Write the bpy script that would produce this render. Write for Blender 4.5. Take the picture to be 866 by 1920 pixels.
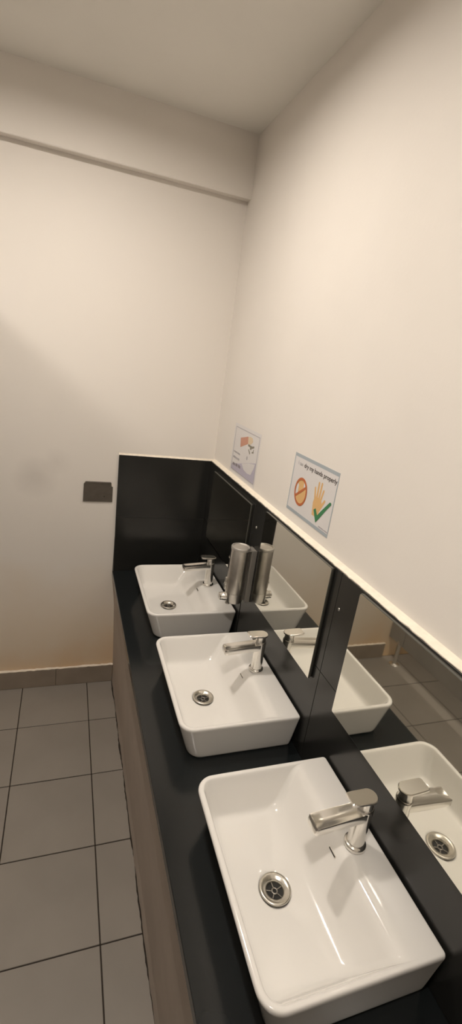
import bpy, bmesh, math, random
from mathutils import Matrix, Vector
random.seed(7)
scn = bpy.context.scene
COL = scn.collection
for o in list(bpy.data.objects):
    bpy.data.objects.remove(o)

# ------------------------------------------------------------------ camera
# Room axes: x = 0 is the painted wall with the mirrors, y = 0 the end wall,
# z = 0 the floor; metres.
F_PX = 881.34
CAM = (-0.6656, -2.0987, 1.6414)
PITCH, ROLL, YAW = -0.30308, -0.14378, -0.35903
cd = bpy.data.cameras.new('camera')
cd.sensor_fit = 'AUTO'
cd.sensor_width = 36.0
cd.lens = F_PX * 36.0 / 1920.0
cd.clip_start = 0.02
cam = bpy.data.objects.new('camera', cd)
COL.objects.link(cam)
RM = Matrix.Rotation(YAW, 3, 'Z') @ Matrix.Rotation(PITCH, 3, 'X') @ Matrix.Rotation(ROLL, 3, 'Y')
right, fwd, up = RM.col[0], RM.col[1], RM.col[2]
M3 = Matrix((right, up, -fwd)).transposed()
cam.matrix_world = Matrix.Translation(CAM) @ M3.to_4x4()
scn.camera = cam

# ------------------------------------------------------------------ world / exposure
w = bpy.data.worlds.new('world')
scn.world = w
w.use_nodes = True
w.node_tree.nodes['Background'].inputs[0].default_value = (1.0, 0.86, 0.70, 1)
w.node_tree.nodes['Background'].inputs[1].default_value = 0.02
vs = scn.view_settings
vs.view_transform = 'Standard'
vs.look = 'None'
vs.exposure = 0.07
vs.gamma = 1.0
vs.use_curve_mapping = False
LAMP_AISLE = 360.0     # emission strength of the downlight diffusers
LAMP_STALL = 200.0
LAMP_COLOR = (1.0, 0.91, 0.81, 1)

# ------------------------------------------------------------------ key dimensions
H = 2.487            # ceiling
BEAM_Z, BEAM_D = 2.268, 0.045
TILE_X = -0.020      # face of the black wall tiles
TILE_TOP = 1.197
END_TILE_Y = -0.010
CT_TOP, CT_BOT, CT_X = 0.629, 0.604, -0.4386
MIR_X = -0.030       # mirror face
ROOM_L, ROOM_B = -2.62, -3.3
BX, BW, BD, BH = -0.0239, 0.4335, 0.3419, 0.108
BYC = [-0.1717 - 0.5 * BW - k * 0.5694 for k in range(3)]

# ------------------------------------------------------------------ materials
def new_mat(name):
    m = bpy.data.materials.new(name)
    m.use_nodes = True
    nt = m.node_tree
    return m, nt, nt.nodes['Principled BSDF']

def plain(name, col, rough=0.5, metal=0.0, coat=0.0, spec=0.5, var=0.0, scale=30.0, bump=0.0, bscale=200.0):
    m, nt, b = new_mat(name)
    b.inputs['Roughness'].default_value = rough
    b.inputs['Metallic'].default_value = metal
    b.inputs['Coat Weight'].default_value = coat
    b.inputs['Specular IOR Level'].default_value = spec
    tc = nt.nodes.new('ShaderNodeTexCoord')
    if var > 0:
        nz = nt.nodes.new('ShaderNodeTexNoise')
        nz.inputs['Scale'].default_value = scale
        nz.inputs['Detail'].default_value = 5
        nt.links.new(tc.outputs['Object'], nz.inputs['Vector'])
        rp = nt.nodes.new('ShaderNodeValToRGB')
        rp.color_ramp.elements[0].position = 0.3
        rp.color_ramp.elements[1].position = 0.7
        rp.color_ramp.elements[0].color = tuple(c * (1 - var) for c in col) + (1,)
        rp.color_ramp.elements[1].color = tuple(min(1, c * (1 + var)) for c in col) + (1,)
        nt.links.new(nz.outputs['Fac'], rp.inputs['Fac'])
        nt.links.new(rp.outputs['Color'], b.inputs['Base Color'])
    else:
        b.inputs['Base Color'].default_value = tuple(col) + (1,)
    if bump > 0:
        nb = nt.nodes.new('ShaderNodeTexNoise')
        nb.inputs['Scale'].default_value = bscale
        nb.inputs['Detail'].default_value = 4
        nt.links.new(tc.outputs['Object'], nb.inputs['Vector'])
        bp = nt.nodes.new('ShaderNodeBump')
        bp.inputs['Strength'].default_value = bump
        bp.inputs['Distance'].default_value = 0.002
        nt.links.new(nb.outputs['Fac'], bp.inputs['Height'])
        nt.links.new(bp.outputs['Normal'], b.inputs['Normal'])
    return m

WALL_COL = (0.81, 0.765, 0.71)
M_wall = plain('painted_plaster', WALL_COL, 0.62, spec=0.3, var=0.02, scale=3, bump=0.12, bscale=90)
M_ceil = plain('ceiling_paint', (0.86, 0.835, 0.78), 0.8, spec=0.2, var=0.02, scale=2)
M_trim = plain('cream_mortar', (0.86, 0.78, 0.66), 0.7, var=0.05, scale=60)
M_black = plain('black_tile', (0.0185, 0.0185, 0.0170), 0.23, spec=0.5, var=0.06, scale=10)
M_granite = plain('black_granite', (0.012, 0.0145, 0.0155), 0.17, spec=0.5, var=0.03, scale=15)
M_grout_dark = plain('dark_grout', (0.034, 0.026, 0.020), 0.9)
M_joint_pale = plain('tile_joint', (0.10, 0.095, 0.085), 0.8)
M_ceramic = plain('white_ceramic', (0.87, 0.85, 0.815), 0.10, coat=0.6, spec=0.5)
M_chrome = plain('chrome', (0.84, 0.82, 0.78), 0.19, metal=1.0)
M_steel = plain('brushed_steel', (0.60, 0.575, 0.54), 0.30, metal=1.0, var=0.06, scale=60)
M_strain = plain('dull_strainer', (0.30, 0.28, 0.25), 0.4, metal=0.9)
M_drain = plain('brushed_drain', (0.66, 0.63, 0.57), 0.27, metal=1.0)
M_bracket = plain('satin_bracket', (0.30, 0.28, 0.25), 0.5, metal=0.3)
M_lid = plain('steel_lid', (0.55, 0.52, 0.48), 0.45, metal=0.7)
M_dark = plain('dark_hole', (0.012, 0.011, 0.010), 0.6)
M_floor = plain('floor_tile', (0.29, 0.262, 0.232), 0.42, spec=0.4, var=0.07, scale=4)
M_skirt = plain('skirting_tile', (0.30, 0.25, 0.20), 0.45, var=0.10, scale=9)
M_panel = plain('grey_plaster', (0.52, 0.45, 0.39), 0.75, var=0.07, scale=6, bump=0.15, bscale=60)
M_plate = plain('dull_metal_plate', (0.115, 0.098, 0.080), 0.5, metal=0.25, var=0.12, scale=40)
M_part = plain('laminate_board', (0.32, 0.305, 0.285), 0.45, var=0.05, scale=8)
M_backing = plain('mirror_backing', (0.030, 0.027, 0.022), 0.6)
M_paper = plain('laminated_paper', (0.73, 0.705, 0.695), 0.35, spec=0.4)
M_pblue = plain('print_blue_grey', (0.39, 0.435, 0.47), 0.4)
M_plilac = plain('print_lilac', (0.50, 0.47, 0.56), 0.4)
M_pblack = plain('print_dark', (0.10, 0.085, 0.08), 0.4)
M_pgrey = plain('print_grey', (0.42, 0.40, 0.42), 0.4)
M_pred = plain('print_salmon', (0.58, 0.28, 0.19), 0.4)
M_pskin = plain('print_skin', (0.74, 0.46, 0.20), 0.4)
M_pskin2 = plain('print_pale_skin', (0.72, 0.58, 0.40), 0.4)
M_porange = plain('print_orange_red', (0.52, 0.15, 0.05), 0.4)
M_pgreen = plain('print_green', (0.05, 0.22, 0.09), 0.4)
M_pwhite = plain('print_white', (0.74, 0.72, 0.72), 0.4)

# mirror: silvered glass, slightly hazy
M_mirror, nt, b = new_mat('mirror_silver')
b.inputs['Base Color'].default_value = (0.87, 0.86, 0.79, 1)
b.inputs['Metallic'].default_value = 1.0
b.inputs['Roughness'].default_value = 0.025

# end wall: painted, grubby towards the floor (dirt with its own blotchy shape)
M_endwall, nt, b = new_mat('painted_plaster_grubby')
b.inputs['Roughness'].default_value = 0.62
b.inputs['Specular IOR Level'].default_value = 0.3
tc = nt.nodes.new('ShaderNodeTexCoord')
sx = nt.nodes.new('ShaderNodeSeparateXYZ')
nt.links.new(tc.outputs['Object'], sx.inputs[0])
nz = nt.nodes.new('ShaderNodeTexNoise')
nz.inputs['Scale'].default_value = 2.6
nz.inputs['Detail'].default_value = 6
nt.links.new(tc.outputs['Object'], nz.inputs['Vector'])
add = nt.nodes.new('ShaderNodeMath'); add.operation = 'MULTIPLY_ADD'
nt.links.new(nz.outputs['Fac'], add.inputs[0]); add.inputs[1].default_value = 0.55
nt.links.new(sx.outputs['Z'], add.inputs[2])
rp = nt.nodes.new('ShaderNodeValToRGB')
rp.color_ramp.elements[0].position = 0.26
rp.color_ramp.elements[0].color = (0.74, 0.52, 0.30, 1)
rp.color_ramp.elements[1].position = 0.95
rp.color_ramp.elements[1].color = WALL_COL + (1,)
e = rp.color_ramp.elements.new(0.55); e.color = (0.77, 0.665, 0.53, 1)
nt.links.new(add.outputs[0], rp.inputs['Fac'])
# two scuffed smudges left of the metal plate
def smudge(prev, cx, cz, r, amount):
    vm = nt.nodes.new('ShaderNodeVectorMath'); vm.operation = 'DISTANCE'
    nz2 = nt.nodes.new('ShaderNodeTexNoise'); nz2.inputs['Scale'].default_value = 9; nz2.inputs['Detail'].default_value = 5
    nt.links.new(tc.outputs['Object'], nz2.inputs['Vector'])
    nt.links.new(tc.outputs['Object'], vm.inputs[0]); vm.inputs[1].default_value = (cx, 0, cz)
    mm = nt.nodes.new('ShaderNodeMath'); mm.operation = 'MULTIPLY_ADD'
    nt.links.new(nz2.outputs['Fac'], mm.inputs[0]); mm.inputs[1].default_value = r * 0.8
    nt.links.new(vm.outputs['Value'], mm.inputs[2])
    mr = nt.nodes.new('ShaderNodeMapRange')
    mr.inputs['From Min'].default_value = r * 0.5; mr.inputs['From Max'].default_value = r * 1.5
    mr.inputs['To Min'].default_value = amount; mr.inputs['To Max'].default_value = 0
    nt.links.new(mm.outputs[0], mr.inputs['Value'])
    mx = nt.nodes.new('ShaderNodeMixRGB')
    nt.links.new(mr.outputs[0], mx.inputs[0]); nt.links.new(prev, mx.inputs[1])
    mx.inputs[2].default_value = (0.33, 0.30, 0.27, 1)
    return mx.outputs[0]
c_ = smudge(rp.outputs['Color'], -0.78, 1.07, 0.09, 0.22)
c_ = smudge(c_, -0.70, 1.14, 0.06, 0.14)
nt.links.new(c_, b.inputs['Base Color'])

def emissive(name, col, strength):
    m, nt, b = new_mat(name)
    b.inputs['Base Color'].default_value = (0.8, 0.8, 0.8, 1)
    b.inputs['Emission Color'].default_value = col
    b.inputs['Emission Strength'].default_value = strength
    return m
M_glow = emissive('downlight_glow', LAMP_COLOR, LAMP_AISLE)
M_glow2 = emissive('stall_downlight_glow', LAMP_COLOR, LAMP_STALL)

# ------------------------------------------------------------------ mesh helpers
def bm_box(bm, x0, x1, y0, y1, z0, z1, bevel=0.0, seg=2):
    r = bmesh.ops.create_cube(bm, size=1.0)
    vs_ = r['verts']
    for v in vs_:
        v.co = Vector(((x0 + x1) / 2 + v.co.x * (x1 - x0), (y0 + y1) / 2 + v.co.y * (y1 - y0), (z0 + z1) / 2 + v.co.z * (z1 - z0)))
    if bevel > 0:
        es = list({e for v in vs_ for e in v.link_edges})
        bmesh.ops.bevel(bm, geom=es, offset=bevel, segments=seg, affect='EDGES', profile=0.5)

def bm_loft(bm, rings, cap0=True, cap1=True):
    vr = [[bm.verts.new(p) for p in r] for r in rings]
    n = len(vr[0])
    for a, c in zip(vr, vr[1:]):
        for i in range(n):
            bm.faces.new((a[i], a[(i + 1) % n], c[(i + 1) % n], c[i]))
    if cap0: bm.faces.new(list(reversed(vr[0])))
    if cap1: bm.faces.new(vr[-1])
    return vr

def bm_lathe(bm, prof, n=40, axis='Z', c=(0, 0, 0), cap0=True, cap1=True):
    rings = []
    for r, h in prof:
        ring = []
        for i in range(n):
            a = 2 * math.pi * i / n
            if axis == 'Z': p = (r * math.cos(a), r * math.sin(a), h)
            elif axis == 'X': p = (h, r * math.cos(a), r * math.sin(a))
            else: p = (r * math.sin(a), h, r * math.cos(a))
            ring.append((p[0] + c[0], p[1] + c[1], p[2] + c[2]))
        rings.append(ring)
    return bm_loft(bm, rings, cap0, cap1)

def mesh_of(bm, name, mat, smooth=False, angle=None):
    bmesh.ops.recalc_face_normals(bm, faces=bm.faces)
    me = bpy.data.meshes.new(name)
    bm.to_mesh(me); bm.free()
    me.materials.append(mat)
    if smooth:
        for p in me.polygons: p.use_smooth = True
        if angle is not None:
            me.set_sharp_from_angle(angle=math.radians(angle))
    return me

def obj(name, bm, mat, parent=None, loc=None, smooth=False, angle=None):
    me = bm if isinstance(bm, bpy.types.Mesh) else mesh_of(bm, name, mat, smooth, angle)
    o = bpy.data.objects.new(name, me)
    COL.objects.link(o)
    if parent is not None: o.parent = parent
    if loc is not None: o.location = loc
    return o

def box(name, mat, x0, x1, y0, y1, z0, z1, parent=None, bevel=0.0):
    bm = bmesh.new(); bm_box(bm, x0, x1, y0, y1, z0, z1, bevel)
    return obj(name, bm, mat, parent)

def empty(name, loc, rz=0.0):
    o = bpy.data.objects.new(name, None)
    o.empty_display_size = 0.05
    COL.objects.link(o); o.location = loc; o.rotation_euler = (0, 0, rz)
    return o

def tag(o, label, cat, group=None):
    o['label'] = label; o['category'] = cat
    if group: o['group'] = group
    return o

def structure(o, label=None):
    o['kind'] = 'structure'
    if label: o['label'] = label
    return o

def copy_tree(o, parent=None):
    c = o.copy(); COL.objects.link(c); c.parent = parent
    for ch in list(o.children):
        copy_tree(ch, c)
    return c

# ------------------------------------------------------------------ room shell
structure(box('wall_right', M_wall, 0.0, 0.12, ROOM_B - 0.12, 0.12, 0, H + 0.1), 'cream painted wall above the black tiles with two posters')
bm = bmesh.new()
# end wall with the shallow beam near the ceiling, one profile swept along x
prof = [(0.12, 0), (0, 0), (0, BEAM_Z + 0.002), (-BEAM_D + 0.002, BEAM_Z), (-BEAM_D, BEAM_Z + 0.003), (-BEAM_D, H + 0.1), (0.12, H + 0.1)]
bm_loft(bm, [[(ROOM_L - 0.12, y, z) for y, z in prof], [(0.0, y, z) for y, z in prof]])
structure(obj('wall_back', bm, M_endwall), 'cream end wall with a shallow beam below the ceiling')
structure(box('wall_left', M_wall, ROOM_L - 0.12, ROOM_L, ROOM_B - 0.12, 0.0, 0, H + 0.1), 'cream wall behind the toilet cubicles')
structure(box('wall_front', M_wall, ROOM_L, 0.0, ROOM_B - 0.12, ROOM_B, 0, H + 0.1), 'cream wall behind the camera')
structure(box('ceiling', M_ceil, ROOM_L, 0.0, ROOM_B, -BEAM_D, H, H + 0.1), 'plain cream ceiling')

floor = structure(box('floor', M_grout_dark, ROOM_L, 0.0, ROOM_B, 0.0, -0.10, -0.0025), 'grey square floor tiles with dark joints')
xs = [-0.400, -0.5274]
while xs[-1] - 0.3 > ROOM_L: xs.append(xs[-1] - 0.3)
xs.append(ROOM_L)
ys = [0.0, -0.2755]
while ys[-1] - 0.3 > ROOM_B: ys.append(ys[-1] - 0.3)
ys.append(ROOM_B)
J = 0.0019
tile_cache = {}
for i in range(len(xs) - 1):
    for j in range(len(ys) - 1):
        wx, wy = xs[i] - xs[i + 1] - 2 * J, ys[j] - ys[j + 1] - 2 * J
        if wx < 0.02 or wy < 0.02: continue
        key = (round(wx, 4), round(wy, 4))
        if key not in tile_cache:
            bm = bmesh.new(); bm_box(bm, -wx / 2, wx / 2, -wy / 2, wy / 2, -0.008, 0.0, 0.0012, 1)
            tile_cache[key] = mesh_of(bm, 'tile', M_floor)
        obj('tile', tile_cache[key], None, floor, ((xs[i] + xs[i + 1]) / 2, (ys[j] + ys[j + 1]) / 2, random.uniform(-0.0003, 0.0003)))

# skirting along the end wall
skirt = structure(box('baseboard_back', M_grout_dark, -1.34, -0.404, -0.008, 0.0, 0, 0.098), 'brown-grey tile skirting along the end wall')
sx_ = [-0.404, -0.5274 - 0.15, -1.13, -1.34]
for a, c in zip(sx_, sx_[1:]):
    box('tile', M_skirt, c + 0.0008, a - 0.0008, -0.013, -0.004, 0.001, 0.0985, skirt, 0.001)
# uneven cream mortar left on top of the skirting
bm = bmesh.new()
n = 70
rings = []
for i in range(n + 1):
    x = -0.404 - i * (0.936 / n)
    h = 0.0035 + random.random() * 0.004
    d = 0.012 + random.random() * 0.003
    rings.append([(x, 0.0, 0.0975), (x, -d, 0.0975), (x, -d, 0.0975 + h * 0.5), (x, -0.003, 0.0975 + h)])
bm_loft(bm, rings)
obj('mortar', bm, M_trim, skirt)

# ------------------------------------------------------------------ black wall tiles
tiles_end = structure(box('trim_1', M_joint_pale, CT_X + 0.002, -0.001, END_TILE_Y + 0.0015, 0.0, CT_BOT, TILE_TOP - 0.006), 'black tile splashback on the end wall')
for z0, z1 in ((CT_TOP - 0.03, 0.9012), (0.9028, TILE_TOP - 0.004)):
    bm = bmesh.new()
    # the cut edge leans a little: wider at the top
    xa = CT_X - 0.003 + (0.009 if z0 < 0.7 else 0.003)
    xb = CT_X - 0.003 + (0.003 if z0 < 0.7 else 0.0)
    r0 = [(xa, END_TILE_Y, z0), (TILE_X + 0.019, END_TILE_Y, z0), (TILE_X + 0.019, -0.001, z0), (xa, -0.001, z0)]
    r1 = [(xb, END_TILE_Y, z1), (TILE_X + 0.019, END_TILE_Y, z1), (TILE_X + 0.019, -0.001, z1), (xb, -0.001, z1)]
    bm_loft(bm, [r0, r1])
    obj('tile', bm, M_black, tiles_end)

tiles_right = structure(box('trim_2', M_grout_dark, TILE_X + 0.003, 0.0, ROOM_B, END_TILE_Y - 0.001, CT_BOT, TILE_TOP - 0.006), 'black tile splashback under the painted wall')
tys = [END_TILE_Y - 0.001, -0.625, -1.2065, -1.8065, -2.4065, -3.0065, ROOM_B]
for a, c in zip(tys, tys[1:]):
    for z0, z1 in ((CT_TOP - 0.03, 0.9105), (0.9115, TILE_TOP - 0.002)):
        gap = 0.0035 if a == -0.625 else 0.0006
        gap2 = 0.0035 if c == -0.625 else 0.0006
        box('tile', M_black, TILE_X, -0.001, c + gap2, a - gap, z0, z1, tiles_right, 0.0008)
# uneven plaster ledge on top of the tiles
def ledge(name, pts, label):
    bm = bmesh.new(); rings = []
    for p, nrm, d in pts:
        j = random.uniform(-0.0016, 0.0016); k = random.uniform(-0.001, 0.001)
        P0 = Vector(p)
        nv = Vector(nrm)
        rings.append([tuple(P0 + Vector((0, 0, -0.006))), tuple(P0 + nv * (d + j) + Vector((0, 0, -0.0045))), tuple(P0 + nv * (d + j) + Vector((0, 0, k * 0.6))), tuple(P0 + nv * d * 0.35 + Vector((0, 0, 0.0045 + k))), tuple(P0 + Vector((0, 0, 0.008)))])
    bm_loft(bm, rings)
    return structure(obj(name, bm, M_trim), label)
NP = 240
ledge('trim_3', [((0.0, -0.011 - i * (-ROOM_B - 0.011) / NP, TILE_TOP), (-1, 0, 0), 0.0165) for i in range(NP + 1)], 'cream plaster ledge along the top of the black tiles')
ledge('trim_4', [((-0.001 - i * (0.441) / 60, 0.0, TILE_TOP - 0.004), (0, -1, 0), 0.0075) for i in range(61)], 'cream plaster ledge above the end splashback')

# ------------------------------------------------------------------ countertop and its base
o = box('countertop', M_granite, CT_X, TILE_X, ROOM_B + 0.001, END_TILE_Y - 0.0005, CT_BOT, CT_TOP, None, 0.002)
tag(o, 'polished black granite countertop carrying the three white basins', 'countertop')
bm = bmesh.new()
rings = []
ny = 130
for i in range(ny + 1):
    y = -0.0005 - i * (-ROOM_B - 0.002) / ny
    j = random.uniform(-0.0012, 0.0012)
    rings.append([(CT_X + 0.004 + 0.0, y, CT_BOT - 0.0005), (CT_X + 0.0205, y, 0.44), (-0.404 + 0.0025, y, 0.06), (-0.4035 + j, y, 0.0006), (-0.37, y, 0.0006), (-0.37, y, CT_BOT - 0.0005)])
bm_loft(bm, rings)
o = obj('counter_base', bm, M_panel)
bm = bmesh.new(); rings = []
for i in range(221):
    y = -0.015 - i * (-ROOM_B - 0.03) / 220
    d = 0.0035 + 0.0025 * math.sin(i * 0.37) * math.sin(i * 0.11 + 1) + random.uniform(-0.0012, 0.0012)
    rings.append([(-0.4020, y, 0.0004), (-0.4030 - d, y, 0.0004), (-0.4030 - d * 0.8, y, 0.0016), (-0.4035, y, 0.0045), (-0.4020, y, 0.0045)])
bm_loft(bm, rings)
obj('grout_bead', bm, M_grout_dark, o)
tag(o, 'brown-grey plastered panel below the front edge of the black countertop', 'panel')

# ------------------------------------------------------------------ mirrors
def rrect(y0, y1, z0, z1, rads, n=6):
    # corners: (y0,z0) (y1,z0) (y1,z1) (y0,z1)
    pts = []
    cs = [(y0, z0, 1, 1, 180), (y1, z0, -1, 1, 270), (y1, z1, -1, -1, 0), (y0, z1, 1, -1, 90)]
    for (cy, cz, sy, sz, a0), r in zip(cs, rads):
        for k in range(n + 1):
            a = math.radians(a0 + 90 * k / n)
            pts.append((cy + sy * r + r * math.cos(a), cz + sz * r + r * math.sin(a)))
    return pts
def mirror(yl, yr, z0, z1, label):
    yc = (yl + yr) / 2
    root = empty('wall_mirror', (TILE_X, yc, z0))
    hw = (yl - yr) / 2; h = z1 - z0
    bm = bmesh.new()
    p = rrect(-hw + 0.003, hw - 0.003, 0.003, h - 0.001, (0.002,) * 4)
    bm_loft(bm, [[(-0.0002, y, z) for y, z in p], [(-0.0055, y, z) for y, z in p]])
    obj('backing_board', bm, M_backing, root)
    bm = bmesh.new()
    pe = rrect(-hw, hw, 0, h, (0.003, 0.003, 0.007, 0.005))
    pf = rrect(-hw + 0.0015, hw - 0.0015, 0.0015, h - 0.0015, (0.003, 0.003, 0.006, 0.004))
    d = MIR_X - TILE_X
    bm_loft(bm, [[(-0.0055, y, z) for y, z in pe], [(d + 0.001, y, z) for y, z in pe], [(d, y, z) for y, z in pf]])
    g = obj('mirror_glass', bm, M_mirror, root)
    g.data.materials.append(M_edge)
    for f in g.data.polygons:
        if not (f.normal.x < -0.9): f.material_index = 1
    return tag(root, label, 'mirror', 'mirrors above the basins')
M_edge = plain('mirror_glass_edge', (0.075, 0.075, 0.062), 0.3, spec=0.6)
mirror(-0.116, -0.600, 0.855, 1.172, 'frameless mirror nearest the corner, reflecting only black tiles')
mirror(-0.7335, -1.174, 0.864, 1.1925, 'middle frameless mirror, beside the soap dispenser')
mirror(-1.300, -1.760, 0.867, 1.1935, 'frameless mirror behind the nearest basin, reflecting floor and tap')

# screws left in the tile strips between the mirrors
def screw(y, z, label):
    root = empty('wall_screw', (TILE_X, y, z))
    bm = bmesh.new(); bm_lathe(bm, [(0.0042, -0.0001), (0.0042, -0.0012), (0.003, -0.0022), (0.0005, -0.0026)], 16, 'X')
    obj('screw_head', bm, M_steel, root, smooth=True, angle=50)
    bm = bmesh.new(); bm_box(bm, -0.0029, -0.0020, -0.0028, 0.0028, -0.0005, 0.0005)
    obj('slot', bm, M_dark, root)
    tag(root, label, 'screw', 'screws between the mirrors')
screw(-0.655, 1.105, 'small screw in the black tile above the soap dispenser')
screw(-1.225, 1.106, 'small screw in the black tile right of the middle mirror')

# ------------------------------------------------------------------ wash basins
NC, NE = 8, 7
def bring(u0, u1, vh, rw, rr, z):
    """rounded rectangle ring: u 0 = wall side, growing to the room; v along the wall"""
    cs = [(u1, vh, -1, -1, 0, rr), (u0, vh, 1, -1, 90, rw), (u0, -vh, 1, 1, 180, rw), (u1, -vh, -1, 1, 270, rr)]
    corner = []
    for cu, cv, su, sv, a0, r in cs:
        corner.append([(cu + su * r + r * math.cos(math.radians(a0 + 90 * k / NC)), cv + sv * r + r * math.sin(math.radians(a0 + 90 * k / NC))) for k in range(NC + 1)])
    pts = []
    for i in range(4):
        pts += corner[i]
        a, c = corner[i][-1], corner[(i + 1) % 4][0]
        for k in range(1, NE):
            t = k / NE
            pts.append((a[0] + (c[0] - a[0]) * t, a[1] + (c[1] - a[1]) * t))
    return [(u, v, z) for u, v in pts]
def build_bowl():
    D, V, h = BD, BW / 2, BH
    UC, R = 0.217, 0.0335
    spec = [
        (0.030, D - 0.075, V - 0.045, 0.010, 0.030, 0.0),
        (0.012, D - 0.037, V - 0.013, 0.010, 0.034, 0.0),
        (0.009, D - 0.033, V - 0.010, 0.010, 0.036, 0.004),
        (0.005, D - 0.019, V - 0.006, 0.009, 0.038, 0.048),
        (0.001, D - 0.004, V - 0.0015, 0.008, 0.040, h - 0.016),
        (0.000, D - 0.0005, V, 0.008, 0.041, h - 0.008),
        (0.0005, D - 0.0005, V - 0.0005, 0.008, 0.041, h - 0.003),
        (0.003, D - 0.004, V - 0.003, 0.007, 0.038, h),
        (0.006, D - 0.0095, V - 0.007, 0.007, 0.034, h),
        (0.070, D - 0.0125, V - 0.0105, 0.008, 0.031, h - 0.0005),
        (0.082, D - 0.0140, V - 0.0130, 0.010, 0.030, h - 0.0035),
        (0.093, D - 0.0165, V - 0.0170, 0.012, 0.028, h - 0.0105),
        (0.105, D - 0.0205, V - 0.0250, 0.014, 0.026, h - 0.027),
        (0.118, D - 0.0250, V - 0.0340, 0.016, 0.025, h - 0.047),
        (0.132, D - 0.0295, V - 0.0425, 0.018, 0.024, h - 0.065),
        (0.145, D - 0.0335, V - 0.0480, 0.019, 0.024, h - 0.0740),
        (0.159, D - 0.0410, V - 0.0560, 0.021, 0.026, h - 0.0790),
        (0.172, D - 0.0520, V - 0.0700, 0.024, 0.030, h - 0.0808),
    ]
    rings = [bring(*s) for s in spec]
    last = rings[-1]
    circ = []
    for u, v, z in last:
        a = math.atan2(v, u - UC)
        circ.append((UC + R * math.cos(a), R * math.sin(a)))
    for t, dz in ((0.4, 0.0825), (0.75, 0.0840), (0.93, 0.0850), (1.0, 0.0865)):
        rings.append([(l[0] + (c[0] - l[0]) * t, l[1] + (c[1] - l[1]) * t, h - dz) for l, c in zip(last, circ)])
    rings.append([(UC + (c[0] - UC) * 0.9, c[1] * 0.9, h - 0.097) for c in circ])
    rings = [[(-u, v, z) for u, v, z in r] for r in rings]
    bm = bmesh.new()
    bm_loft(bm, rings)
    me = mesh_of(bm, 'bowl', M_ceramic, True)
    return me
def make_basin():
    root = empty('wash_basin', (0, 0, 0))
    o = obj('bowl', build_bowl(), None, root)
    md = o.modifiers.new('subsurf', 'SUBSURF'); md.levels = 1; md.render_levels = 2
    zf = BH - 0.0845
    # drain: flange, sunk cup and cross-shaped strainer
    dr = obj('drain', (lambda b: (bm_lathe(b, [(0.0325, -0.0005), (0.0330, 0.0010), (0.0315, 0.0026), (0.0285, 0.0030), (0.0245, 0.0015), (0.0205, -0.0010), (0.0180, -0.0025), (0.0172, -0.0085)], 48, 'Z', (0, 0, 0), False, False), b)[1])(bmesh.new()), M_drain, root, (-0.217, 0, zf), True)
    bm = bmesh.new(); bm_lathe(bm, [(0.0178, -0.0082), (0.0001, -0.0082)], 32, 'Z', cap0=False)
    obj('drain_cup', bm, M_dark, dr, (0, 0, 0))
    bm = bmesh.new()
    bm_lathe(bm, [(0.0066, -0.0080), (0.0066, -0.0058), (0.0054, -0.0052), (0.0042, -0.0058), (0.0042, -0.0080)], 24, 'Z', cap0=False, cap1=False)
    for k in range(5):
        a = 2 * math.pi * (k + 0.25) / 5
        m = Matrix.Rotation(a, 4, 'Z')
        st = len(bm.verts)
        bm.verts.ensure_lookup_table()
        b2 = bmesh.new(); bm_box(b2, 0.0060, 0.0174, -0.0009, 0.0009, -0.0078, -0.0066)
        b2.transform(m)
        tmp = bpy.data.meshes.new('tmp'); b2.to_mesh(tmp); b2.free(); bm.from_mesh(tmp); bpy.data.meshes.remove(tmp)
    obj('strainer', bm, M_strain, dr, (0, 0, 0))
    # overflow slot set in the slope below the tap
    bm = bmesh.new()
    bm_box(bm, -0.0022, 0.0022, -0.0125, 0.0125, -0.0012, 0.0012, 0.0008, 1)
    os_ = obj('overflow_slot', bm, M_chrome, root, (-0.0995, 0.000, BH - 0.0175))
    os_.rotation_euler = (0, math.radians(-57), 0)
    bm = bmesh.new(); bm_box(bm, -0.0010, 0.0010, -0.0105, 0.0105, 0.0010, 0.0014)
    obj('slot_opening', bm, M_dark, os_)
    return root
basin0 = make_basin()
blabels = ['white rectangular basin farthest away, in the corner below the end splashback',
           'middle of the three white rectangular basins on the black counter',
           'largest and nearest white rectangular basin at the bottom of the picture']
for k in range(3):
    r = basin0 if k == 0 else copy_tree(basin0)
    r.location = (BX, BYC[k], CT_TOP + 0.0003)
    tag(r, blabels[k], 'basin', 'white basins on the black counter')

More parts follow.
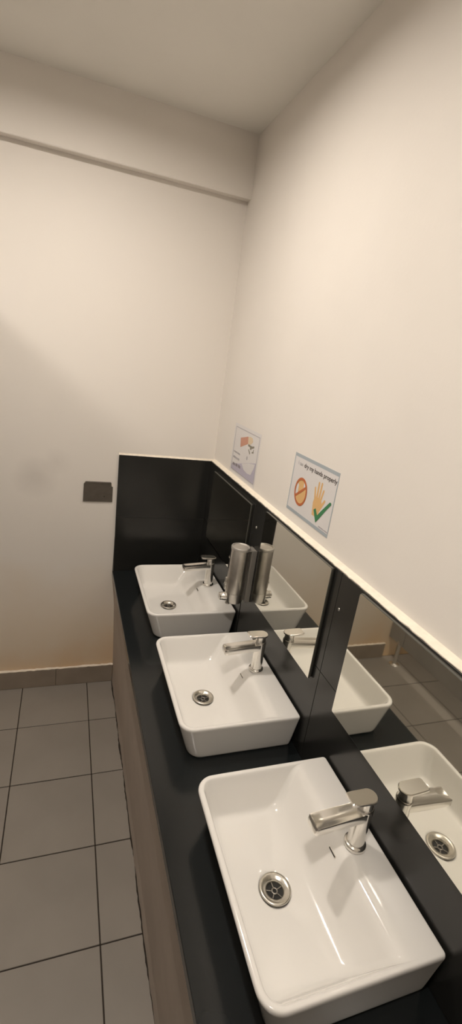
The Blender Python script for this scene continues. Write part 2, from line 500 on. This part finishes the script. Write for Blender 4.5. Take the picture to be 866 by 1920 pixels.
# ------------------------------------------------------------------ taps
def make_tap():
    root = empty('basin_tap', (0, 0, 0))
    bm = bmesh.new()
    bm_lathe(bm, [(0.0225, 0.0), (0.0232, 0.002), (0.0232, 0.006), (0.0215, 0.0085), (0.0190, 0.0095), (0.0165, 0.0095)], 40, 'Z', cap1=True)
    obj('base_ring', bm, M_chrome, root, smooth=True, angle=40)
    bm = bmesh.new()
    bm_lathe(bm, [(0.0178, 0.0090), (0.0170, 0.05), (0.0172, 0.080), (0.0178, 0.100), (0.0176, 0.103), (0.0160, 0.105)], 40, 'Z')
    obj('column', bm, M_chrome, root, smooth=True, angle=40)
    # spout: flat channel with a rolled front, hollowed top
    bm = bmesh.new(); rings = []
    for t, x in enumerate([-0.004, -0.012, -0.03, -0.06, -0.09, -0.108, -0.1145, -0.1175]):
        s = [1, 1, 1, 1, 1, 1, 0.96, 0.86][t]
        hw = (0.0172 + 0.0012 * min(1, -x / 0.09)) * s
        zt = 0.1000 - 0.010 * (-x / 0.118)
        zb = 0.0765 - 0.006 * (-x / 0.118)
        if t == 7: zt -= 0.004; zb += 0.002
        dip = 0.0032 if 1 < t < 6 else 0.0008
        rr = 0.0045
        prof = [(-hw, zb + rr), (-hw + rr * 0.3, zb + rr * 0.3), (-hw + rr, zb), (hw - rr, zb), (hw - rr * 0.3, zb + rr * 0.3), (hw, zb + rr),
                (hw, zt - 0.0012), (hw - 0.0008, zt), (hw - 0.0035, zt - 0.0002), (hw * 0.45, zt - dip), (0, zt - dip * 1.15), (-hw * 0.45, zt - dip), (-hw + 0.0035, zt - 0.0002), (-hw + 0.0008, zt), (-hw, zt - 0.0012)]
        rings.append([(x, y, z) for y, z in prof])
    bm_loft(bm, rings)
    sp = obj('spout', bm, M_chrome, root, smooth=True, angle=38)
    bm = bmesh.new(); bm_lathe(bm, [(0.0095, 0.0720), (0.0095, 0.0692), (0.0075, 0.0688), (0.0070, 0.0710)], 24, 'Z', (-0.1035, 0, 0))
    obj('aerator', bm, M_steel, sp, smooth=True, angle=40)
    # neck of the lever
    bm = bmesh.new()
    n = 28; rings = []
    for z, r, dx in ((0.1052, 0.0158, 0.0), (0.110, 0.0150, -0.0005), (0.119, 0.0148, -0.001), (0.1245, 0.0152, -0.0015)):
        rings.append([(dx + r * math.cos(2 * math.pi * i / n), r * math.sin(2 * math.pi * i / n), z) for i in range(n)])
    bm_loft(bm, rings)
    lever = obj('lever_neck', bm, M_chrome, root, smooth=True, angle=40)
    # lever plate: round behind the column, squared-off grip in front, tilted up slightly
    bm = bmesh.new()
    def outline(g):
        pts = []
        r = 0.0178 - g
        for k in range(17):
            a = math.radians(-90 + 180 * k / 16)
            pts.append((0.002 + r * math.cos(a), r * math.sin(a)))
        fx = -0.045 + g
        fw = 0.0150 - g
        pts += [(-0.028, 0.0170 - g), (fx + 0.003, fw + 0.001), (fx, fw - 0.0025), (fx, -fw + 0.0025), (fx + 0.003, -fw - 0.001), (-0.028, -0.0170 + g)]
        return pts
    def zz(x, z): return z + max(0, -x) * 0.045
    rings = [[(x, y, zz(x, 0.1235)) for x, y in outline(0.0015)], [(x, y, zz(x, 0.1250)) for x, y in outline(0)], [(x, y, zz(x, 0.1288)) for x, y in outline(0)], [(x, y, zz(x, 0.1302)) for x, y in outline(0.0014)]]
    bm_loft(bm, rings)
    obj('lever', bm, M_chrome, root, smooth=True, angle=35)
    return root
tap0 = make_tap()
tap_y = [-0.3805, -0.9555, -1.5325]
tlabels = ['chrome lever tap on the farthest basin', 'chrome lever tap on the middle basin', 'chrome lever tap on the nearest basin']
for k in range(3):
    r = tap0 if k == 0 else copy_tree(tap0)
    r.location = (-0.078, tap_y[k], CT_TOP + BH + 0.0006)
    tag(r, tlabels[k], 'tap', 'chrome basin taps')

# ------------------------------------------------------------------ soap dispenser
sd = empty('soap_dispenser', (TILE_X, -0.677, 0.826))
cx = -0.056; R = 0.0328
bm = bmesh.new()
bm_lathe(bm, [(R - 0.004, 0.002), (R - 0.001, 0.003), (R, 0.006), (R, 0.040)], 48, 'Z', (cx, 0, 0))
obj('lower_cup', bm, M_steel, sd, smooth=True, angle=40)
bm = bmesh.new()
bm_lathe(bm, [(R - 0.0012, 0.040), (R - 0.0012, 0.0412), (R, 0.0418), (R, 0.205), (R - 0.0008, 0.206)], 48, 'Z', (cx, 0, 0), cap0=True)
obj('body', bm, M_steel, sd, smooth=True, angle=40)
bm = bmesh.new()
bm_lathe(bm, [(R + 0.0006, 0.2035), (R + 0.0010, 0.2050), (R + 0.0010, 0.2135), (R - 0.0005, 0.2155), (R - 0.0030, 0.2155), (R - 0.0048, 0.2125), (0.004, 0.2118)], 48, 'Z', (cx, 0, 0))
obj('lid', bm, M_lid, sd, smooth=True, angle=40)
# wall bracket: upright channel behind the body, strip joining the lid
bm = bmesh.new()
bm_box(bm, -0.020, -0.0002, -0.022, 0.022, 0.004, 0.204, 0.0015)
br = obj('bracket', bm, M_bracket, sd)
bm = bmesh.new()
bm_box(bm, -0.034, -0.004, -0.0215, -0.0185, 0.2035, 0.2065)
obj('hinge_arm', bm, M_lid, br)
bm = bmesh.new(); bm_box(bm, -0.034, -0.004, 0.0185, 0.0215, 0.2035, 0.2065)
obj('hinge_arm', bm, M_steel, br)
# push button on the room side with its sleeve and the spout under it
bm = bmesh.new()
bm_lathe(bm, [(0.0150, cx - R + 0.006), (0.0150, cx - R - 0.010), (0.0135, cx - R - 0.012), (0.0135, cx - R - 0.021), (0.0110, cx - R - 0.023)], 28, 'X', (0, 0, 0.022))
obj('push_button', bm, M_chrome, sd, smooth=True, angle=40)
bm = bmesh.new()
bm_lathe(bm, [(0.0070, 0.016), (0.0070, -0.002), (0.0085, -0.004), (0.0085, -0.008), (0.006, -0.009)], 24, 'Z', (cx - R + 0.013, 0, 0))
obj('nozzle', bm, M_steel, sd, smooth=True, angle=40)
bm = bmesh.new()
bm_lathe(bm, [(0.0045, 0.048), (0.0045, 0.092), (0.0035, 0.094)], 18, 'Z', (cx - R - 0.0025, 0.004, 0))
bm_lathe(bm, [(0.0060, 0.066), (0.0064, 0.068), (0.0064, 0.072), (0.0060, 0.074)], 18, 'Z', (cx - R - 0.0025, 0.004, 0))
obj('sight_tube', bm, M_chrome, sd, smooth=True, angle=40)
tag(sd, 'cylindrical stainless steel soap dispenser on the tile strip between two mirrors', 'soap dispenser')

# ------------------------------------------------------------------ metal cover plate on the end wall
bm = bmesh.new()
px0, px1, pz0, pz1 = -0.586, -0.4585, 0.9705, 1.0625
pl = [(px0, pz0 + 0.002), (px0 + 0.002, pz0), (px1 - 0.002, pz0 + 0.0015), (px1, pz0 + 0.003), (px1 - 0.001, pz1 - 0.021), (px1 - 0.007, pz1 - 0.017), (px1 - 0.0085, pz1 - 0.002), (px1 - 0.011, pz1 + 0.001), (px0 + 0.009, pz1 + 0.0005), (px0 + 0.004, pz1 - 0.007), (px0 + 0.001, pz1 - 0.010)]
pcx = (px0 + px1) / 2
root = empty('cover_plate', (pcx, 0.0, pz0))
bm_loft(bm, [[(x - pcx, -0.0002, z - pz0) for x, z in pl], [(x - pcx, -0.005, z - pz0) for x, z in pl], [(pcx + (x - pcx) * 0.975 - pcx, -0.0062, (z - pz0) * 0.975 + 0.001) for x, z in pl]])
obj('plate', bm, M_plate, root)
bm = bmesh.new(); bm_lathe(bm, [(0.0028, -0.0061), (0.0024, -0.0072), (0.0004, -0.0074)], 14, 'Y', (0.027, 0, 0.026))
obj('screw_head', bm, M_dark, root)
bm = bmesh.new(); bm_box(bm, -0.050, 0.044, -0.0078, -0.0058, 0.0868, 0.0893)
obj('bent_lip', bm, M_plate, root)
bm = bmesh.new(); bm_loft(bm, [[(0.040, -0.0002, 0.075), (0.062, -0.0002, 0.071), (0.0585, -0.0002, 0.086), (0.047, -0.0002, 0.0895)], [(0.040, -0.0028, 0.076), (0.061, -0.0028, 0.073), (0.057, -0.0028, 0.085), (0.047, -0.0028, 0.0885)]])
obj('plaster_chip', bm, M_trim, root)
tag(root, 'dull grey metal plate with a chipped corner on the end wall', 'cover plate')

# ------------------------------------------------------------------ posters
class Poster:
    def __init__(s, name, y0, y1, z0, z1, label):
        s.w, s.h = y0 - y1, z1 - z0
        s.root = empty(name, (0.0, (y0 + y1) / 2, z0))
        tag(s.root, label, 'poster')
    def pt(s, a, b, d): return (-d, s.w / 2 - a * s.w, b * s.h)
    def flat(s, name, polys, mat, lvl, t=0.0003):
        bm = bmesh.new()
        d0 = 0.0002 + lvl * 0.0003
        for q, poly in enumerate(polys):
            bm_loft(bm, [[s.pt(a, b_, d0) for a, b_ in poly], [s.pt(a, b_, d0 + t + (len(polys) - q) * 1e-5) for a, b_ in poly]])
        return obj(name, bm, mat, s.root)
    def text(s, name, body, a, b_, size, mat, width=None, bold=0.0):
        cu = bpy.data.curves.new(name, 'FONT'); cu.body = body; cu.size = size
        cu.offset = bold; cu.extrude = 0.0001; cu.resolution_u = 3
        tmp = bpy.data.objects.new(name, cu); COL.objects.link(tmp)
        dg = bpy.context.evaluated_depsgraph_get()
        me = bpy.data.meshes.new_from_object(tmp.evaluated_get(dg))
        bpy.data.objects.remove(tmp)
        xsz = max(v.co.x for v in me.vertices)
        k = (width * s.w / xsz) if width else 1.0
        for v in me.vertices:
            x, y, z = v.co
            v.co = (-(0.0010 + z), s.w / 2 - a * s.w - x * k, b_ * s.h + y)
        me.materials.clear(); me.materials.append(mat)
        return obj(name, me, None, s.root)
    def ell(s, ca, cb, ra, rb, n=40, a0=0, a1=360, rev=False):
        return [(ca + ra * math.cos(math.radians(a0 + (a1 - a0) * k / n)), cb + rb * math.sin(math.radians(a0 + (a1 - a0) * k / n))) for k in range(n)]

def bar(p, q, w0, w1, asp):
    # tapered stroke between p and q in poster units; asp = w/h
    dx, dy = (q[0] - p[0]) * asp, q[1] - p[1]
    L = math.hypot(dx, dy); nx, ny = -dy / L, dx / L
    return [(p[0] + nx * w0 / asp, p[1] + ny * w0), (p[0] - nx * w0 / asp, p[1] - ny * w0), (q[0] - nx * w1 / asp, q[1] - ny * w1), (q[0] + nx * w1 / asp, q[1] + ny * w1)]
def finger(p, q, w0, w1, asp):
    r = bar(p, q, w0, w1, asp)
    dx, dy = (q[0] - p[0]) * asp, q[1] - p[1]; L = math.hypot(dx, dy)
    ux, uy = dx / L, dy / L
    tip = []
    for k in range(1, 6):
        a = math.pi * k / 6
        ox = -uy * math.cos(a) + ux * math.sin(a); oy = ux * math.cos(a) + uy * math.sin(a)
        tip.append((q[0] - ( -ox) * w1 / asp, q[1] + oy * w1))
    # order: p+, p-, q-, (arc from q- to q+), q+
    return [r[0], r[1], r[2]] + list(reversed(tip)) + [r[3]]
def hand_polys(cx, cy, sc, flip, asp):
    f = -1 if flip else 1
    def T(a, b_): return (cx + f * a * sc / asp * 1.0, cy + b_ * sc)
    polys = [[T(-.20, -.50), T(.16, -.50), T(.22, -.20), T(.25, .02), T(.18, .12), T(-.20, .12), T(-.26, -.1)]]
    for (p, q, w_) in (((-.19, .05), (-.27, .36), .050), ((-.075, .08), (-.09, .56), .052), ((.055, .08), (.085, .58), .052), ((.16, .05), (.25, .40), .048), ((.18, -.22), (.40, .12), .055)):
        polys.append(finger(T(*p), T(*q), w_ * sc, w_ * sc * .85, asp * 1.0))
    return polys

# --- dry-hands poster
P2 = Poster('hand_drying_poster', -0.8151, -1.077, 1.2343, 1.4135, 'laminated poster reading dry my hands properly with a green tick')
asp = P2.w / P2.h
P2.flat('sheet', [[(0, 0), (1, 0), (1, 1), (0, 1)]], M_paper, 0)
P2.flat('border', [[(0, 0), (1, 0), (1, .055), (0, .055)], [(0, .945), (1, .945), (1, 1), (0, 1)], [(0, .055), (.016, .055), (.016, .945), (0, .945)], [(.986, .055), (1, .055), (1, .945), (.986, .945)]], M_pblue, 1)
P2.text('lettering', 'I can', .105, .825, .0165, M_pgrey, .115)
P2.text('lettering', 'dry my hands properly', .255, .822, .0185, M_pblack, .725, 0.00025)
P2.flat('hand_print', hand_polys(.275, .38, .40, True, asp), M_pskin2, 1)
P2.flat('hand_print_disc', [P2.ell(.28, .41, .118, .20)], M_pskin, 2, 0.0001)
for gp in ([(.165, .33), (.215, .37), (.215, .50), (.19, .53), (.165, .47)], [(.335, .49), (.375, .51), (.355, .56), (.325, .58)]):
    P2.flat('white_gap', [gp], M_pwhite, 3, 0.0001)
ro = P2.ell(.28, .41, .150, .238, 48); ri = P2.ell(.28, .41, .124, .196, 48)
P2.flat('prohibition_ring', [[ro[k], ro[(k + 1) % 48], ri[(k + 1) % 48], ri[k]] for k in range(48)] + [bar((.165, .30), (.395, .53), .021, .021, asp)], M_porange, 3)
P2.flat('hand_print', hand_polys(.68, .43, .50, False, asp), M_pskin, 1)
P2.flat('tick', [[(.635, .275), (.675, .315), (.728, .225), (.80, .34), (.925, .53), (.95, .525), (.955, .50), (.86, .345), (.78, .20), (.722, .105)]], M_pgreen, 3)
foot = []
x = .79
while x < .975:
    wl = random.uniform(.012, .024)
    foot.append([(x, .068), (x + wl, .068), (x + wl, .068 + random.uniform(.014, .022)), (x, .086)]); x += wl + .005
P2.flat('footer_print', foot, M_pgrey, 1)

# --- hand-washing poster by the corner
P1 = Poster('hand_washing_poster', -0.2336, -0.5271, 1.2107, 1.4132, 'laminated poster with a red sleeve and washing hands, nearest the corner')
asp = P1.w / P1.h
P1.flat('sheet', [[(0, 0), (1, 0), (1, 1), (0, 1)]], M_paper, 0)
P1.flat('water_print', [[(.062, .066), (.957, .066), (.957, .46), (.67, .37), (.38, .262), (.062, .165)]], M_plilac, 1)
P1.flat('border', [[(.054, .060), (.96, .060), (.96, .072), (.054, .072)], [(.054, .925), (.965, .925), (.965, .938), (.054, .938)], [(.052, .06), (.060, .06), (.060, .938), (.052, .938)], [(.957, .06), (.967, .06), (.967, .938), (.957, .938)]], M_pgrey, 2)
P1.flat('basin_print', [[(.46, .285), (.56, .20), (.70, .175), (.83, .195), (.90, .33), (.93, .43), (.70, .375)]], M_paper, 2)
P1.flat('sleeve_print', [[(.284, .757), (.318, .577), (.586, .715), (.564, .852)]], M_pred, 1)
P1.flat('hand_print', [[(.566, .84), (.586, .72), (.66, .72), (.72, .76), (.755, .80), (.72, .86), (.64, .87)]], M_pskin2, 1)
P1.flat('tap_print', [bar((.60, .70), (.74, .69), .018, .022, asp), bar((.74, .69), (.82, .72), .022, .016, asp), bar((.68, .66), (.73, .66), .020, .020, asp), bar((.635, .625), (.70, .555), .014, .016, asp), bar((.76, .60), (.82, .62), .012, .016, asp), bar((.80, .62), (.81, .67), .010, .010, asp)], plain('print_olive', (.22, .20, .15), .4), 2)
P1.flat('drop_print', [P1.ell(.62, .45, .022, .038, 14)], M_pgrey, 1)
marks = []
def scrawl(a0, a1, zc, hgt):
    a = a0
    while a < a1:
        w_ = random.uniform(.014, .028)
        marks.append([(a, zc - hgt * .5), (a + w_, zc - hgt * .5), (a + w_, zc + hgt * random.uniform(.2, .6)), (a, zc + hgt * .4)])
        a += w_ + random.uniform(.006, .012)
scrawl(.085, .34, .435, .035); scrawl(.085, .32, .325, .045)
P1.flat('faint_print', marks, M_pgrey, 2); marks = []
scrawl(.10, .20, .185, .055); scrawl(.23, .31, .195, .06); scrawl(.34, .43, .20, .065)
P1.flat('bold_print', marks, plain('print_mid', (.22, .19, .20), .4), 2)

# small chip in the paint right of the posters
bm = bmesh.new(); bm_lathe(bm, [(0.0035, -0.0002), (0.003, -0.0010), (0.001, -0.0014)], 10, 'X')
o = obj('wall_plug', bm, M_trim, None, (0.0, -1.505, 1.402))
tag(o, 'tiny filled hole in the painted wall right of the posters', 'wall plug')

# ------------------------------------------------------------------ toilet cubicles (seen in the mirrors)
PX = -1.36
part = empty('toilet_partition', (PX, -1.62, 0))
def pp(name, x0, x1, y0, y1, z0, z1, mat=M_part, parent=None, bevel=0.002):
    bm = bmesh.new(); bm_box(bm, x0 - PX, x1 - PX, y0 + 1.62, y1 + 1.62, z0, z1, bevel)
    return obj(name, bm, mat, parent or part)
PT, PB = 2.005, 0.15
posts = [(-0.003, -0.13), (-0.75, -0.93), (-1.55, -1.73), (-2.35, -2.53), (-3.15, ROOM_B + 0.003)]
for a, c in posts:
    pp('pilaster', PX - 0.018, PX, c, a, PB, PT)
for (a, c), (d, e_) in zip(posts, posts[1:]):
    dr = pp('door', PX - 0.018, PX, d + 0.004, c - 0.004, PB, PT - 0.02)
    bm = bmesh.new(); bm_lathe(bm, [(0.013, 0.0002), (0.013, 0.012), (0.018, 0.020), (0.016, 0.030), (0.004, 0.032)], 24, 'X', (0, d + 0.07 + 1.62, 1.0))
    obj('door_knob', bm, M_steel, dr, smooth=True, angle=40)
for y in (-0.84, -1.64, -2.44):
    pp('side_panel', ROOM_L + 0.003, PX - 0.0185, y - 0.009, y + 0.009, PB, PT)
pp('head_rail', PX - 0.030, PX + 0.012, ROOM_B + 0.003, -0.003, PT + 0.0003, PT + 0.035, M_steel)
for y in (-0.095, -0.84, -1.64, -2.44, -3.22):
    bm = bmesh.new()
    bm_lathe(bm, [(0.030, 0.001), (0.030, 0.006), (0.020, 0.012), (0.0125, 0.014), (0.0125, PB + 0.02)], 24, 'Z', (-0.009, y + 1.62, 0))
    obj('foot', bm, M_chrome, part, smooth=True, angle=40)
tag(part, 'grey board cubicle partition on steel feet seen reflected in the mirrors', 'partition')

# ------------------------------------------------------------------ ceiling downlights
def downlight(x, y, glow, rad, label):
    root = empty('ceiling_downlight', (x, y, H))
    bm = bmesh.new()
    bm_lathe(bm, [(rad + 0.012, -0.0003), (rad + 0.012, -0.026), (rad + 0.010, -0.028), (rad + 0.002, -0.028), (rad, -0.026), (rad, -0.0003)], 40, 'Z', cap0=False, cap1=False)
    obj('trim_ring', bm, M_pwhite, root, smooth=True, angle=40)
    bm = bmesh.new(); bm_lathe(bm, [(rad - 0.0005, -0.0003), (rad - 0.0005, -0.0215)], 40, 'Z')
    obj('diffuser', bm, glow, root)
    tag(root, label, 'ceiling light', 'ceiling downlights')
downlight(-0.68, -0.80, M_glow, 0.055, 'round ceiling downlight over the farther basins')
downlight(-0.68, -2.00, M_glow, 0.055, 'round ceiling downlight over the nearest basin')
downlight(-1.88, -0.80, M_glow2, 0.075, 'round ceiling downlight over the cubicle by the end wall')
downlight(-1.88, -2.00, M_glow2, 0.075, 'round ceiling downlight over the middle cubicle')
